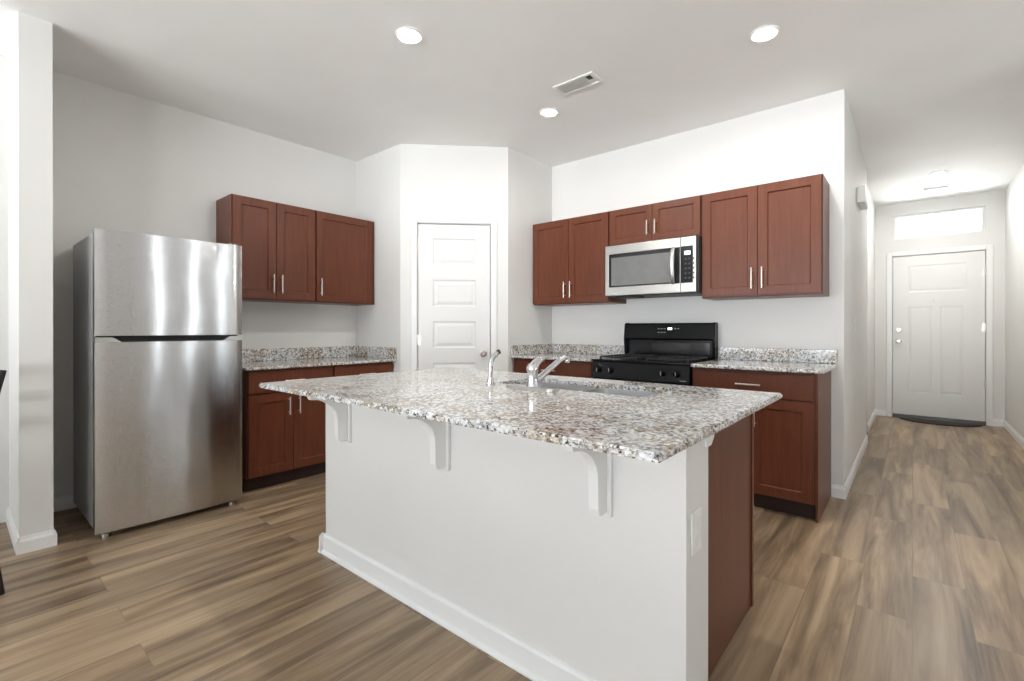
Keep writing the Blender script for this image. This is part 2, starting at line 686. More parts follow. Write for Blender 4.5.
# pantry door, on the diagonal wall
px0, px1 = .152, .785
pan = [(px0 + .128, px1 - .128, z - .235, z) for z in (1.95, 1.583, 1.215, .848, .48)]
b = MB()
panel_slab(b, px0, px1, .012, .047, .012, 2.072, pan)
pd = struct(b.build('door_1', M['door'], mtx=DM), 'white five panel pantry door in the angled corner wall')
b = MB()
b.lathe([(0, -.052), (.018, -.052), (.027, -.044), (.027, -.028), (.012, -.018), (.011, -.006), (.031, -.004), (.031, .001), (0, .001)], (px1 - .06, .012, .93), 'y', 24)
b.build('door_knob', M['nickel'], pd, mtx=DM)
for z in (1.87, 1.05, .25):
    b = MB().tube([(px0 - .004, .004, z - .045), (px0 - .004, .004, z + .045)], .006, 10).box(px0 - .004, px0 + .02, .0105, .0125, z - .045, z + .045)
    b.build('hinge', M['nickel'], pd, mtx=DM)


def casing(name, x0, x1, z1, w, y0, y1, mtx=None, reveal=.004):
    b = MB()
    b.box(x0 - w, x0 - reveal, y0, y1, 0, z1 + w, .005, mtx=mtx)
    b.box(x1 + reveal, x1 + w, y0, y1, 0, z1 + w, .005, mtx=mtx)
    b.box(x0 - reveal, x1 + reveal, y0, y1, z1 + reveal, z1 + w, .005, mtx=mtx)
    return struct(b.build(name, M['trim']))


casing('trim_1', .147, .790, 2.078, .055, -.014, 0, DM)
casing('trim_2', DX0, DX1, DZ, .06, YFD - .016, YFD)
# door stops behind the slabs
b = MB().box(.147, .790, .05, .098, 0, 2.078, mtx=DM)
struct(b.build('trim_3', M['trim']))

# front door: wide top panel over two tall ones
b = MB()
y0 = YFD + .004
panel_slab(b, DX0 + .006, DX1 - .006, y0, y0 + .045, .045, DZ - .006, [
    (-.05, .50, 1.615, 1.955), (-.05, .185, .33, 1.43), (.255, .47, .33, 1.43)], .0035)
fd = struct(b.build('door_2', M['door']), 'white front door at the end of the hallway')
for z, nm in ((1.135, 'deadbolt'), (.99, 'door_knob')):
    b = MB()
    if nm == 'deadbolt':
        b.lathe([(0, -.022), (.024, -.022), (.03, -.012), (.03, 0), (0, 0)], (DX0 + .065, y0, z), 'y', 24)
        b.box(DX0 + .061, DX0 + .069, y0 - .034, y0 - .02, z - .015, z + .015, .002)
    else:
        b.lathe([(0, -.06), (.02, -.06), (.03, -.05), (.03, -.034), (.013, -.022), (.012, -.008), (.033, -.005), (.033, 0), (0, 0)], (DX0 + .065, y0, z), 'y', 24)
    b.build(nm, M['nickel'], fd)
for z in (1.83, 1.165, .48):
    MB().tube([(DX1 - .002, y0 - .008, z - .05), (DX1 - .002, y0 - .008, z + .05)], .008, 10).box(DX1 - .03, DX1 - .002, y0 - .002, y0 + .001, z - .05, z + .05).build('hinge', M['nickel'], fd)
MB().lathe([(0, -.004), (.009, -.004), (.012, 0), (0, 0)], (.19, y0, 1.50), 'y', 16).build('peephole', M['chrome'], fd)
b = MB().prism([(YFD - .035, 0), (YFD + .14, 0), (YFD + .14, .043), (YFD - .004, .043)], 'x', DX0, DX1)
struct(b.build('trim_4', M['dark']), 'dark threshold under the front door')
b = MB().box(DX0, DX1, YFD + .052, YFD + .138, .045, DZ)
struct(b.build('trim_5', M['trim']))

# ---------------------------------------------------------------- cabinets
RW = Matrix.Translation((0, 0, 0))
WALLS = {
    # local frame of a cabinet run: x to the right along the wall, y out of the wall is negative
    'range': Matrix.Translation((0, YS, 0)),
    'left': Matrix.Translation((XF, 0, 0)) @ Matrix.Rotation(R(90), 4, 'Z'),     # local x = +Y, local -y = +X
    'island': Matrix.Translation((0, 1.438, 0)) @ Matrix.Rotation(R(180), 4, 'Z'),
}


def pull(parent, mtx, x, z, L, y, vert=True):
    b = MB()
    r = .0055
    if vert:
        b.tube([(x, y - .03, z - L / 2), (x, y - .03, z + L / 2)], r, 12)
        for k in (-1, 1):
            b.tube([(x, y - .03, z + k * L * .36), (x, y, z + k * L * .36)], r * .8, 10)
    else:
        b.tube([(x - L / 2, y - .03, z), (x + L / 2, y - .03, z)], r, 12)
        for k in (-1, 1):
            b.tube([(x + k * L * .36, y - .03, z), (x + k * L * .36, y, z)], r * .8, 10)
    return b.build('handle', M['nickel'], parent, mtx=mtx)


def shaker(parent, name, mtx, x0, x1, z0, z1, y, rail=.058):
    b = MB()
    t = .019
    panel_slab(b, x0, x1, y - t, y, z0, z1, [(x0 + rail, x1 - rail, z0 + rail, z1 - rail)], .010, raised=False)
    return b.build(name, M['wood'], parent, mtx=mtx)


def flat_front(parent, name, mtx, x0, x1, z0, z1, y):
    b = MB().box(x0, x1, y - .019, y, z0, z1, .003)
    return b.build(name, M['wood'], parent, mtx=mtx)


def origin(mtx, x, y, z):
    return mtx @ Vector((x, y, z))


def upper(run, x0, x1, z0, z1, doors, label, handles='low', depth=.306, pull_len=.145, rail=.058, filler=0, group=None):
    mtx = WALLS[run]
    t = thing('upper_cabinet', label, 'cabinet', origin(mtx, (x0 + x1) / 2, 0, z0), group)
    MB().box(x0, x1, -depth, -.002, z0, z1, .002).build('body', M['wood'], t, mtx=mtx)
    g = .0025
    xa, xb = x0 + .004, x1 - .004 - filler
    w = (xb - xa) / doors
    for i in range(doors):
        d0, d1 = xa + i * w + g, xa + (i + 1) * w - g
        d = shaker(t, 'door', mtx, d0, d1, z0 + .012, z1 - .006, -depth, rail)
        if doors == 2:
            hx = d1 - .03 if i == 0 else d0 + .03
        else:
            hx = d0 + .03 if handles != 'right' else d1 - .03
        pull(d, mtx, hx, z0 + .055 + pull_len / 2, pull_len, -depth - .019)
    return t


def basecab(run, x0, x1, doors, label, ztop, depth=.591, drawers=1, handle_z=.60, single_side='left', end_left=False, end_right=False, drawer_pull=True):
    mtx = WALLS[run]
    t = thing('base_cabinet', label, 'cabinet', origin(mtx, (x0 + x1) / 2, 0, 0))
    b = MB().box(x0, x1, -depth, -.002, .10, ztop, .002)
    b.build('body', M['wood'], t, mtx=mtx)
    MB().box(x0 + .002, x1 - .002, -depth + .055, -depth + .075, .001, .0995).build('toe_kick', M['toe'], t, mtx=mtx)
    if end_left:
        MB().box(x0 - .012, x0 - .0002, -depth - .001, -.002, .001, ztop - .001, .001).build('end_panel', M['wood'], t, mtx=mtx)
    if end_right:
        MB().box(x1 + .0002, x1 + .012, -depth - .001, -.002, .001, ztop - .001, .001).build('end_panel', M['wood'], t, mtx=mtx)
    zd = ztop - .172
    g = .0025
    xa, xb = x0 + .006, x1 - .006
    wd = (xb - xa) / drawers
    for i in range(drawers):
        d = flat_front(t, 'drawer_front', mtx, xa + i * wd + g, xa + (i + 1) * wd - g, zd + .004, ztop - .016, -depth)
        if drawer_pull:
            pull(d, mtx, xa + (i + .5) * wd, (zd + ztop - .01) / 2, .145, -depth - .019, False)
    w = (xb - xa) / doors
    for i in range(doors):
        d0, d1 = xa + i * w + g, xa + (i + 1) * w - g
        d = shaker(t, 'door', mtx, d0, d1, .108, zd - .006, -depth)
        if doors == 2:
            hx = d1 - .035 if i == 0 else d0 + .035
        else:
            hx = d0 + .035 if single_side == 'left' else d1 - .035
        pull(d, mtx, hx, handle_z, .13, -depth - .019)
    return t


# uppers on the refrigerator wall
upper('left', 1.341, 1.978, 1.372, 2.142, 2, 'wall cabinet nearest the refrigerator, two narrow doors with handles side by side')
upper('left', 1.980, 2.553, 1.372, 2.142, 1, 'wall cabinet with one wide door, beside the pantry wall near the refrigerator', filler=.03)
# uppers on the range wall
upper('range', XP + .004, -1.956, 1.372, 2.142, 2, 'reddish wall cabinet left of the microwave, against the pantry corner', filler=.0)
upper('range', -1.954, -1.197, 1.836, 2.142, 2, 'short two-door wall cabinet directly above the microwave', pull_len=.115, rail=.05)
upper('range', -1.195, -.440, 1.372, 2.142, 2, 'tall two-door wall cabinet right of the microwave, at the wall end')
# bases
ZL = .861
basecab('left', 1.335, 1.978, 2, 'dark base cabinet beside the refrigerator, two doors with paired handles', ZL, end_left=False, handle_z=.585)
basecab('left', 1.980, 2.553, 1, 'dark base cabinet against the pantry wall, mostly hidden behind the island', ZL)
basecab('range', XP + .004, -1.948, 2, 'dark base cabinet between pantry wall and black range', .888)
basecab('range', -1.166, -.440, 2, 'dark base cabinet right of the range, with one wide drawer', .888, end_right=True)


# ---------------------------------------------------------------- countertops
def counter(label, loc, boxes, splashes):
    t = thing('countertop', label, 'countertop', loc)
    b = MB()
    for q in boxes:
        b.box(*q, bev=.006)
    b.build('slab', M['granite'], t)
    for q in splashes:
        MB().box(*q, bev=.003).build('backsplash', M['granite'], t)
    return t


ZT = ZL + .0215
counter('speckled granite countertop beside the refrigerator, under the left cabinets', (-3.8, 1.95, ZL), [(XF + .001, -3.49, 1.315, YD - .001, ZL + .0005, ZT)],
        [(XF + .001, XF + .021, 1.315, YD - .022, ZT + .0004, ZT + .102), (XF + .001, -3.49, YD - .021, YD - .001, ZT + .0004, ZT + .102)])
counter('small granite countertop left of the black range, by the pantry wall', (-2.35, 3.6, .888), [(XP + .001, -1.942, YS - .642, YS - .001, .8885, .910)],
        [(XP + .0225, -1.942, YS - .021, YS - .001, .9104, 1.0), (XP + .001, XP + .021, YS - .642, YS - .001, .9104, 1.0)])
counter('granite countertop right of the black range, at the wall end', (-.78, 3.6, .888), [(-1.160, -.392, YS - .642, YS - .001, .8885, .912)],
        [(-1.160, -.392, YS - .021, YS - .001, .9124, 1.006)])

# ---------------------------------------------------------------- island
IX0, IX1, IY0, IY1, IZ0, IZ1 = -2.463, -.414, .985, 2.24, .861, .884
PY0, PY1, PX0, PX1 = 1.258, 1.435, -2.320, -.458
struct(MB().box(PX0, PX1, PY0, PY1, 0, IZ0 - .001).build('wall_island', M['wall']), 'white half wall under the island countertop')
b = MB()
pr = [(0, 0), (.027, 0), (.026, .007), (.021, .013), (.014, .016), (.014, .082), (.008, .091), (0, .092)]
b.prism([(PY0 - y, z) for y, z in pr], 'x', PX0 - .030, PX1 + .0)
b.prism([(PX0 - y, z) for y, z in pr], 'y', PY0 - .030, PY1)
struct(b.build('baseboard_island', M['trim']))
# small cove trim at the top of the half wall end
b = MB()
b.prism([(PX0, IZ0 - .045), (PX0 - .008, IZ0 - .045), (PX0 - .03, IZ0 - .022), (PX0 - .03, IZ0 - .001), (PX0, IZ0 - .001)], 'y', PY0, PY1)
struct(b.build('trim_7', M['trim']))
b = MB()
b.prism([(PY1 - .03, IZ0 - .05), (PY1 + .01, IZ0 - .05), (PY1 + .035, IZ0 - .03), (PY1 + .035, IZ0 - .002), (PY1 - .03, IZ0 - .002)], 'x', PX1 - .05, PX1 + .006)
struct(b.build('trim_6', M['trim']))

# island cabinets (faces towards the range)
mtx = WALLS['island']
t = thing('base_cabinet', 'dark wood island cabinet whose end panel shows under the right counter overhang', 'cabinet', (-1.43, 1.8, 0))
cx0, cx1, cdep = .512, 2.362, .715
MB().box(cx0 + .02, cx1, -cdep, -.002, .10, .60, .002).build('body', M['wood'], t, mtx=mtx)
MB().box(cx0 + .02, cx1, -cdep + .055, -cdep + .07, .001, .0995).build('toe_kick', M['toe'], t, mtx=mtx)
MB().box(cx0, cx0 + .0195, -cdep - .012, -.002, .001, IZ0 - .002, .0015).build('end_panel', M['wood'], t, mtx=mtx)
MB().box(cx0 - .006, cx0 + .0, -cdep - .012, -cdep + .012, .001, IZ0 - .002, .002).build('scribe_strip', M['wood'], t, mtx=mtx)
MB().box(cx0 + .02, cx1, -cdep, -cdep + .02, .6005, IZ0 - .002).build('face_frame', M['wood'], t, mtx=mtx)
for i in range(4):
    w = (cx1 - cx0 - .03) / 4
    d0 = cx0 + .025 + i * w
    d = shaker(t, 'door', mtx, d0, d0 + w - .005, .108, .66, -cdep)
    pull(d, mtx, d0 + w - .04 if i % 2 == 0 else d0 + .035, .58, .13, -cdep - .019)
    flat_front(t, 'drawer_front', mtx, d0, d0 + w - .005, .672, IZ0 - .02, -cdep)

# island top with a sink cut-out
SX0, SX1, SY0, SY1 = -1.585, -.80, 1.745, 2.075


def slab_with_hole(b, x0, x1, y0, y1, z0, z1, hx0, hx1, hy0, hy1, r=.05, bev=.006):
    t = bmesh.new()
    hole = []
    for cx, cy, a0 in ((hx1 - r, hy1 - r, 0), (hx0 + r, hy1 - r, 90), (hx0 + r, hy0 + r, 180), (hx1 - r, hy0 + r, 270)):
        for k in range(5):
            a = R(a0 + 22.5 * k)
            hole.append((cx + r * math.cos(a), cy + r * math.sin(a)))
    outer = [(x1, y1), (x0, y1), (x0, y0), (x1, y0)]
    for z, flip in ((z1, False), (z0, True)):
        O = [t.verts.new((*p, z)) for p in outer]
        H = [t.verts.new((*p, z)) for p in hole]
        for q in range(4):
            seg = H[q * 5:q * 5 + 5]
            fs = [O[q]] + seg[::-1]
            t.faces.new(fs if not flip else fs[::-1])
            fs = [O[q], H[q * 5 + 4], H[(q * 5 + 5) % 20], O[(q + 1) % 4]]
            t.faces.new(fs if flip else fs[::-1])
        if not flip:
            T = (O, H)
        else:
            B = (O, H)
    for L, Lb in ((T[0], B[0]), (T[1], B[1])):
        m_ = len(L)
        for k in range(m_):
            t.faces.new((L[k], L[(k + 1) % m_], Lb[(k + 1) % m_], Lb[k]))
    bmesh.ops.recalc_face_normals(t, faces=t.faces[:])
    ed = [e for e in t.edges if all(abs(v.co.x - x0) < 1e-5 or abs(v.co.x - x1) < 1e-5 or abs(v.co.y - y0) < 1e-5 or abs(v.co.y - y1) < 1e-5 for v in e.verts) and e.calc_face_angle(0) > 1]
    bmesh.ops.bevel(t, geom=ed, offset=bev, segments=2, affect='EDGES')
    b._merge(t)


b = MB()
slab_with_hole(b, IX0, IX1, IY0, IY1, IZ0, IZ1, SX0, SX1, SY0, SY1)
tag(b.build('countertop', M['granite'], loc=(-1.45, 1.6, IZ0)), 'large speckled granite island countertop with sink and faucet', 'countertop')

# sink
t = thing('sink', 'stainless double bowl sink set under the island countertop', 'sink', ((SX0 + SX1) / 2, (SY0 + SY1) / 2, .65))
mid = (SX0 + SX1) / 2


def bowl(x0, x1, y0, y1, ztop, zbot, th=.003):
    tt = bmesh.new()

    def ring(o, z, r):
        out = []
        for cx, cy, a0 in ((x1 - o - r, y1 - o - r, 0), (x0 + o + r, y1 - o - r, 90), (x0 + o + r, y0 + o + r, 180), (x1 - o - r, y0 + o + r, 270)):
            for k in range(6):
                a = R(a0 + 18 * k)
                out.append(tt.verts.new((cx + r * math.cos(a), cy + r * math.sin(a), z)))
        return out
    rs = [ring(-.012, ztop, .05), ring(0, ztop, .05), ring(.006, zbot + .04, .05), ring(.018, zbot + .012, .045), ring(.045, zbot, .03)]
    for a, c in zip(rs, rs[1:]):
        for k in range(24):
            tt.faces.new((a[k], c[k], c[(k + 1) % 24], a[(k + 1) % 24]))
    tt.faces.new(rs[-1])
    bmesh.ops.recalc_face_normals(tt, faces=tt.faces[:])
    tt.faces.ensure_lookup_table()
    if tt.faces[-1].normal.z < 0:
        bmesh.ops.reverse_faces(tt, faces=tt.faces[:])
    bb = MB()
    bb._merge(tt, True, 60)
    return bb


for x0, x1 in ((SX0 - .006, mid - .012), (mid + .012, SX1 + .006)):
    bo = bowl(x0, x1, SY0 - .006, SY1 + .006, IZ0 - .001, .655).build('bowl', M['sinksteel'], t)
    MB().lathe([(0, .003), (.03, .003), (.042, .006), (.045, .001), (0, .001)], ((x0 + x1) / 2, (SY0 + SY1) / 2, .655), 'z', 24).build('drain', M['chrome'], bo)

# faucet
fx, fy = -1.285, 1.665
t = thing('faucet', 'chrome single lever kitchen faucet behind the island sink cut-out', 'faucet', (fx, fy, IZ1))
b = MB()
pl = []
for cx, a0 in ((fx + .105, -90), (fx - .105, 90)):
    for k in range(9):
        a = R(a0 + 22.5 * k)
        pl.append((cx + .034 * math.cos(a), fy - .004 + .034 * math.sin(a)))
b.prism(pl, 'z', IZ1 + .0003, IZ1 + .013, bev=.002)
b.build('deck_plate', M['steel_plain'], t)
b = MB().lathe([(0, .0132), (.030, .0132), (.028, .018), (.025, .03), (.0245, .075), (.027, .085), (.0265, .10), (.02, .112), (.0, .117)], (fx, fy, IZ1), 'z', 28)
b.build('faucet_body', M['chrome'], t)
sp = [(fx, fy + .015, IZ1 + .030), (fx + .004, fy + .06, IZ1 + .052), (fx + .01, fy + .12, IZ1 + .085), (fx + .016, fy + .18, IZ1 + .117), (fx + .02, fy + .215, IZ1 + .132), (fx + .022, fy + .235, IZ1 + .132), (fx + .023, fy + .243, IZ1 + .12)]
b = MB().tube(sp, [.015, .0145, .013, .012, .012, .0125, .0125], 18)
spo = b.build('spout', M['chrome'], t)
MB().lathe([(0, -.010), (.0115, -.010), (.012, -.006), (.012, .004), (0, .004)], (fx + .023, fy + .243, IZ1 + .116), 'z', 20).build('aerator', M['chrome'], spo)
b = MB().tube([(fx, fy + .002, IZ1 + .098), (fx + .002, fy + .032, IZ1 + .122), (fx + .005, fy + .072, IZ1 + .136), (fx + .008, fy + .12, IZ1 + .139)], [.024, .021, .015, .010], 18, flat=(1.1, .65))
b.build('lever', M['chrome'], t)

# side sprayer
sx, sy = -1.545, 1.673
t = thing('sprayer', 'slim chrome side sprayer standing left of the faucet', 'sprayer', (sx, sy, IZ1))
MB().lathe([(0, .0003), (.024, .0003), (.024, .006), (.016, .012), (.013, .035), (0, .035)], (sx, sy, IZ1), 'z', 24).build('holder', M['chrome'], t)
b = MB().tube([(sx, sy, IZ1 + .036), (sx, sy, IZ1 + .07), (sx, sy + .002, IZ1 + .105), (sx + .004, sy + .012, IZ1 + .13), (sx + .014, sy + .034, IZ1 + .152)], [.0105, .012, .0125, .0125, .011], 16)
b.build('spray_wand', M['chrome'], t)
MB().tube([(sx + .014, sy + .034, IZ1 + .1525), (sx + .019, sy + .044, IZ1 + .158)], [.0115, .0125], 16).build('spray_nozzle', M['dark'], t)

# corbels
def corbel(x, label):
    t = thing('corbel', label, 'bracket', (x, PY0, .60), 'corbels under the island overhang')
    MB().box(x - .028, x + .028, PY0 - .015, PY0 - .0005, .60, IZ0 - .001, .003).build('wall_plate', M['trim'], t)
    yb = PY0 - .0155
    pts = [(yb, IZ0 - .001), (yb - .185, IZ0 - .001), (yb - .185, IZ0 - .022)]
    for k in range(9):
        a = R(90 * k / 8)
        # concave sweep from the arm tip down to the leg
        pts.append((yb - .052 - .128 * (1 - math.sin(a)), IZ0 - .022 - .012 - .105 * (1 - math.cos(a))))
    pts += [(yb - .05, .635), (yb - .042, .615), (yb, .615)]
    MB().prism(pts, 'x', x - .016, x + .016).build('brace', M['trim'], t)
    return t


corbel(-2.10, 'white corbel under the island counter, closest to the refrigerator')
corbel(-1.40, 'white corbel at the middle of the island half wall')
corbel(-.70, 'white corbel under the island counter, closest to the near right corner')

# outlet plate on the half wall end
t = thing('outlet', 'white outlet plate on the grey end of the island half wall', 'outlet', (PX1, 1.325, .60))
MB().box(PX1 + .0005, PX1 + .006, 1.288, 1.362, .538, .655, .002).build('cover_plate', M['plastic'], t)
for z in (.574, .619):
    MB().lathe([(0, .0085), (.0155, .0085), (.017, .0062), (0, .0062)], (PX1, 1.325, z), 'x', 20).build('socket', M['plastic'], t)

# ---------------------------------------------------------------- refrigerator
FY0, FY1, FX, FH = .511, 1.249, -3.363, 1.693
t = thing('refrigerator', 'stainless steel top freezer refrigerator in the alcove', 'refrigerator', (-3.73, .88, 0))
MB().box(-4.09, FX - .075, FY0 + .004, FY1 - .004, .045, FH - .012, .006).build('cabinet', M['fridge_side'], t)
MB().box(FX - .0745, FX - .062, FY0 + .012, FY1 - .012, .06, FH - .02).build('gasket', M['gasket'], t)


def fridge_door(name, z0, z1, scoop=None):
    """gently bowed front; plan outline extruded in z"""
    pts = []
    n = 24
    for k in range(n + 1):
        s = k / n
        y = FY0 + (FY1 - FY0) * s
        bow = .010 * (1 - (2 * s - 1) ** 2)
        edge = .006 * max(0, 1 - min(s, 1 - s) / .012)
        pts.append((FX - .008 + bow - edge, y))
    pts += [(FX - .062, FY1), (FX - .062, FY0)]
    tt = bmesh.new()
    A = [tt.verts.new((p[0], p[1], z0)) for p in pts]
    B = [tt.verts.new((p[0], p[1], z1)) for p in pts]
    tt.faces.new(A[::-1])
    tt.faces.new(B)
    for i in range(len(pts)):
        tt.faces.new((A[i], A[(i + 1) % len(pts)], B[(i + 1) % len(pts)], B[i]))
    bmesh.ops.recalc_face_normals(tt, faces=tt.faces[:])
    b = MB()
    b._merge(tt, True, 30)
    return b.build(name, M['steel'], t)


fridge_door('freezer_door', 1.112, FH)
ld = fridge_door('refrigerator_door', .036, 1.076)
# top of the lower door: flush ends, and a scooped pocket handle between them
for pts in ([(FY0, 1.0762), (FY0 + .115, 1.0762), (FY0 + .075, 1.103), (FY0, 1.103)], [(FY1, 1.0762), (FY1 - .115, 1.0762), (FY1 - .075, 1.103), (FY1, 1.103)]):
    MB().prism(pts, 'x', FX - .062, FX - .004).build('door_cap', M['steel_plain'], ld)
b = MB().prism([(FX - .062, 1.0762), (FX - .006, 1.0762), (FX - .03, 1.084), (FX - .04, 1.103), (FX - .062, 1.103)], 'y', FY0 + .072, FY1 - .072)
b.build('pocket_handle', M['dark'], ld)
for y in (FY0 + .05, FY1 - .05):
    MB().lathe([(0, 0), (.02, 0), (.02, .02), (.012, .024), (.012, .034), (0, .034)], (FX - .05, y, .0005), 'z', 16).build('foot', M['steel_plain'], t)
for y in (FY0 + .05, FY1 - .05):
    MB().lathe([(0, 0), (.02, 0), (.02, .045), (0, .045)], (-4.03, y, .0005), 'z', 16).build('foot', M['dark'], t)
MB().box(-3.6, FX - .09, FY0 + .02, FY1 - .02, .0455 - .02, .044).build('base_grille', M['dark'], t)
MB().box(FX - .1, FX - .03, FY1 - .075, FY1 - .02, FH - .0115, FH + .012, .004).build('hinge_cover', M['fridge_side'], t)

# ---------------------------------------------------------------- microwave
MX0, MX1, MY, MZ0, MZ1 = -1.944, -1.205, 3.500, 1.408, 1.832
t = thing('microwave', 'stainless over the range microwave under the short cabinet', 'microwave', ((MX0 + MX1) / 2, YS, MZ0))
MB().box(MX0, MX1 + .008, MY + .032, YS - .002, MZ0 + .006, MZ1, .003).build('case', M['dark'], t)
xs = -1.318     # door / control split
b = MB()
wx0, wx1, wz0, wz1 = MX0 + .032, xs - .006, MZ0 + .080, MZ1 - .075
b.box(MX0, wx0, MY, MY + .03, MZ0 + .012, MZ1 - .004, .003)
b.box(wx1, xs - .001, MY, MY + .03, MZ0 + .012, MZ1 - .004, .003)
b.box(wx0 - .002, wx1 + .002, MY, MY + .03, MZ0 + .012, wz0, .003)
b.box(wx0 - .002, wx1 + .002, MY, MY + .03, wz1, MZ1 - .004, .003)
d = b.build('door', M['steel_plain'], t)
MB().box(wx0 - .002, wx1 + .002, MY + .004, MY + .025, wz0 - .002, wz1 + .002).build('door_window', M['glassdark'], d)
MB().box(wx0 + .022, wx1 - .05, MY + .0025, MY + .0045, wz0 + .012, wz1 - .03).build('mesh_screen_sheen', M['screen_sheen'], d)  # inset screen with painted-in reflection; the dark rim left around it imitates shadow
b = MB()
hx = xs - .052
pts = []
for k in range(11):
    s = k / 10
    pts.append((hx, MY - .004 - .042 * math.sin(math.pi * min(1, max(0, s))) ** .6, wz0 + .0 + (wz1 - wz0 - .0) * s))
b.tube(pts, [.010, .013, .015, .016, .0165, .0165, .0165, .016, .015, .013, .010], 14, flat=(1.2, .7))
b.build('door_handle', M['steel_plain'], d)
b = MB().box(xs + .001, MX1, MY, MY + .03, MZ0 + .012, MZ1 - .004, .003)
cp = b.build('control_panel', M['steel_plain'], t)
MB().box(xs + .001, MX1 - .022, MY - .0015, MY + .001, wz0, wz1 + .002).build('keypad', M['glassdark'], cp)
MB().box(xs + .03, MX1 - .04, MY - .0025, MY - .0014, wz1 - .062, wz1 - .035).build('display', M['clock'], cp)
for i in range(3):
    for k in range(5):
        x = xs + .03 + i * .028
        z = wz0 + .03 + k * .035
        MB().box(x, x + .016, MY - .0022, MY - .0014, z, z + .012).build('button', M['dark'], cp)
MB().box(MX0 + .06, MX0 + .28, MY + .06, MY + .14, MZ0 - .01, MZ0 + .005, .002).build('vent_grille', M['iron'], t)

# ---------------------------------------------------------------- range
GX0, GX1, GY = -1.936, -1.170, 3.262
t = thing('range', 'black gas range with tall backguard between granite countertops', 'stove', ((GX0 + GX1) / 2, 3.55, 0))
MB().box(GX0, GX1, GY + .03, YS - .006, .05, .895, .003).build('body', M['black'], t)
MB().box(GX0 + .02, GX1 - .02, GY + .06, YS - .03, .001, .0495).build('plinth', M['dark'], t)
MB().box(GX0 - .001, GX1 + .001, GY + .002, YS - .09, .8955, .912, .006).build('cooktop', M['black'], t)
b = MB().prism([(GY, .772), (GY + .0295, .772), (GY + .0295, .895), (GY + .018, .895)], 'x', GX0, GX1, bev=.003)
cp = b.build('control_panel', M['black'], t)
for i, u in enumerate((-1.872, -1.768, -1.55, -1.36, -1.255)):
    if i == 2:
        continue
    z = .835
    yk = GY + .009
    k = MB().lathe([(0, -.034), (.014, -.034), (.017, -.030), (.019, -.006), (.024, -.004), (.024, 0), (0, 0)], (u, yk, z), 'y', 24)
    kn = k.build('knob', M['black'], cp)
    MB().box(u - .003, u + .003, yk - .037, yk - .0345, z - .014, z + .014, .001).build('pointer', M['nickel'], kn)
MB().box(-1.235, -1.19, GY - .0006, GY + .0005, .785, .791).build('emblem', M['print'], cp)
b = MB().box(GX0 + .008, GX1 - .008, GY + .002, GY + .029, .20, .765, .004)
od = b.build('oven_door', M['black'], t)
MB().box(GX0 + .13, GX1 - .13, GY, GY + .003, .36, .62).build('oven_window', M['glassdark'], od)
b = MB().tube([(GX0 + .06, GY - .045, .715), (GX1 - .06, GY - .045, .715)], .012, 14)
for x in (GX0 + .09, GX1 - .09):
    b.tube([(x, GY - .045, .715), (x, GY + .004, .715)], .009, 12)
b.build('oven_handle', M['black'], od)
MB().box(GX0 + .008, GX1 - .008, GY + .004, GY + .029, .055, .195, .004).build('warming_drawer', M['black'], t)
# backguard: leaning upper console above a recessed ledge
b = MB()
y1 = YS - .006
b.prism([(y1, .90), (y1 - .045, .90), (y1 - .045, 1.055), (y1 - .085, 1.07), (y1 - .07, 1.185), (y1 - .055, 1.197), (y1, 1.197)], 'x', GX0 + .006, GX1 - .006, bev=.002)
bg = b.build('backguard', M['black'], t)
for x0, x1 in ((GX0 + .0, GX0 + .022), (GX1 - .022, GX1)):
    MB().prism([(y1, .912), (y1 - .075, .912), (y1 - .089, 1.06), (y1 - .074, 1.188), (y1 - .058, 1.200), (y1, 1.200)], 'x', x0, x1, bev=.003).build('end_cap', M['black'], bg)
ang = math.atan2(.015, .115)


def on_console(x, z, w, h, m_, nm):
    # face runs from (y1-.085,1.07) to (y1-.07,1.185)
    f0 = (z - 1.07) / .115
    y = y1 - .085 + .015 * f0 - .0012
    b = MB().box(-w / 2, w / 2, -.0008, .0008, -h / 2, h / 2)
    b.bm.transform(Matrix.Translation((x, y, z)) @ Matrix.Rotation(-ang, 4, 'X'))
    return b.build(nm, m_, bg)


xc = (GX0 + GX1) / 2 + .025
on_console(xc, 1.150, .036, .018, M['clock'], 'clock_display')
for dx, dz in ((-.095, 0), (-.07, 0), (-.045, 0), (.045, 0), (.07, 0), (-.095, -.03), (-.07, -.03), (-.045, -.03)):
    on_console(xc + dx, 1.150 + dz, .017, .006, M['print'], 'button')
MB().box(GX0 + .24, GX1 - .05, y1 - .0475, y1 - .0452, .945, 1.035, .001).build('glass_strip', M['glassdark'], bg)
# burners and grates
for gx in (GX0 + .19, GX1 - .19):
    b = MB()
    y0, y2, z = GY + .08, YS - .16, .935
    for x in (gx - .15, gx + .15):
        b.box(x - .006, x + .006, y0, y2, z - .012, z, .002)
    for y in (y0, (y0 + y2) / 2, y2):
        b.box(gx - .15, gx + .15, y - .006, y + .006, z - .012, z, .002)
    b.box(gx - .006, gx + .006, y0, y2, z - .012, z, .002)
    for x in (gx - .15, gx + .15):
        for y in (y0, y2):
            b.box(x - .007, x + .007, y - .007, y + .007, .9122, z, .002)
    b.build('grate', M['iron'], t)
    for y in (y0 + .12, y2 - .12):
        MB().lathe([(0, .0125), (.03, .0125), (.04, .009), (.042, .004), (.055, .003), (.055, .0002), (0, .0002)], (gx, y, .912), 'z', 24).build('burner', M['iron'], t)

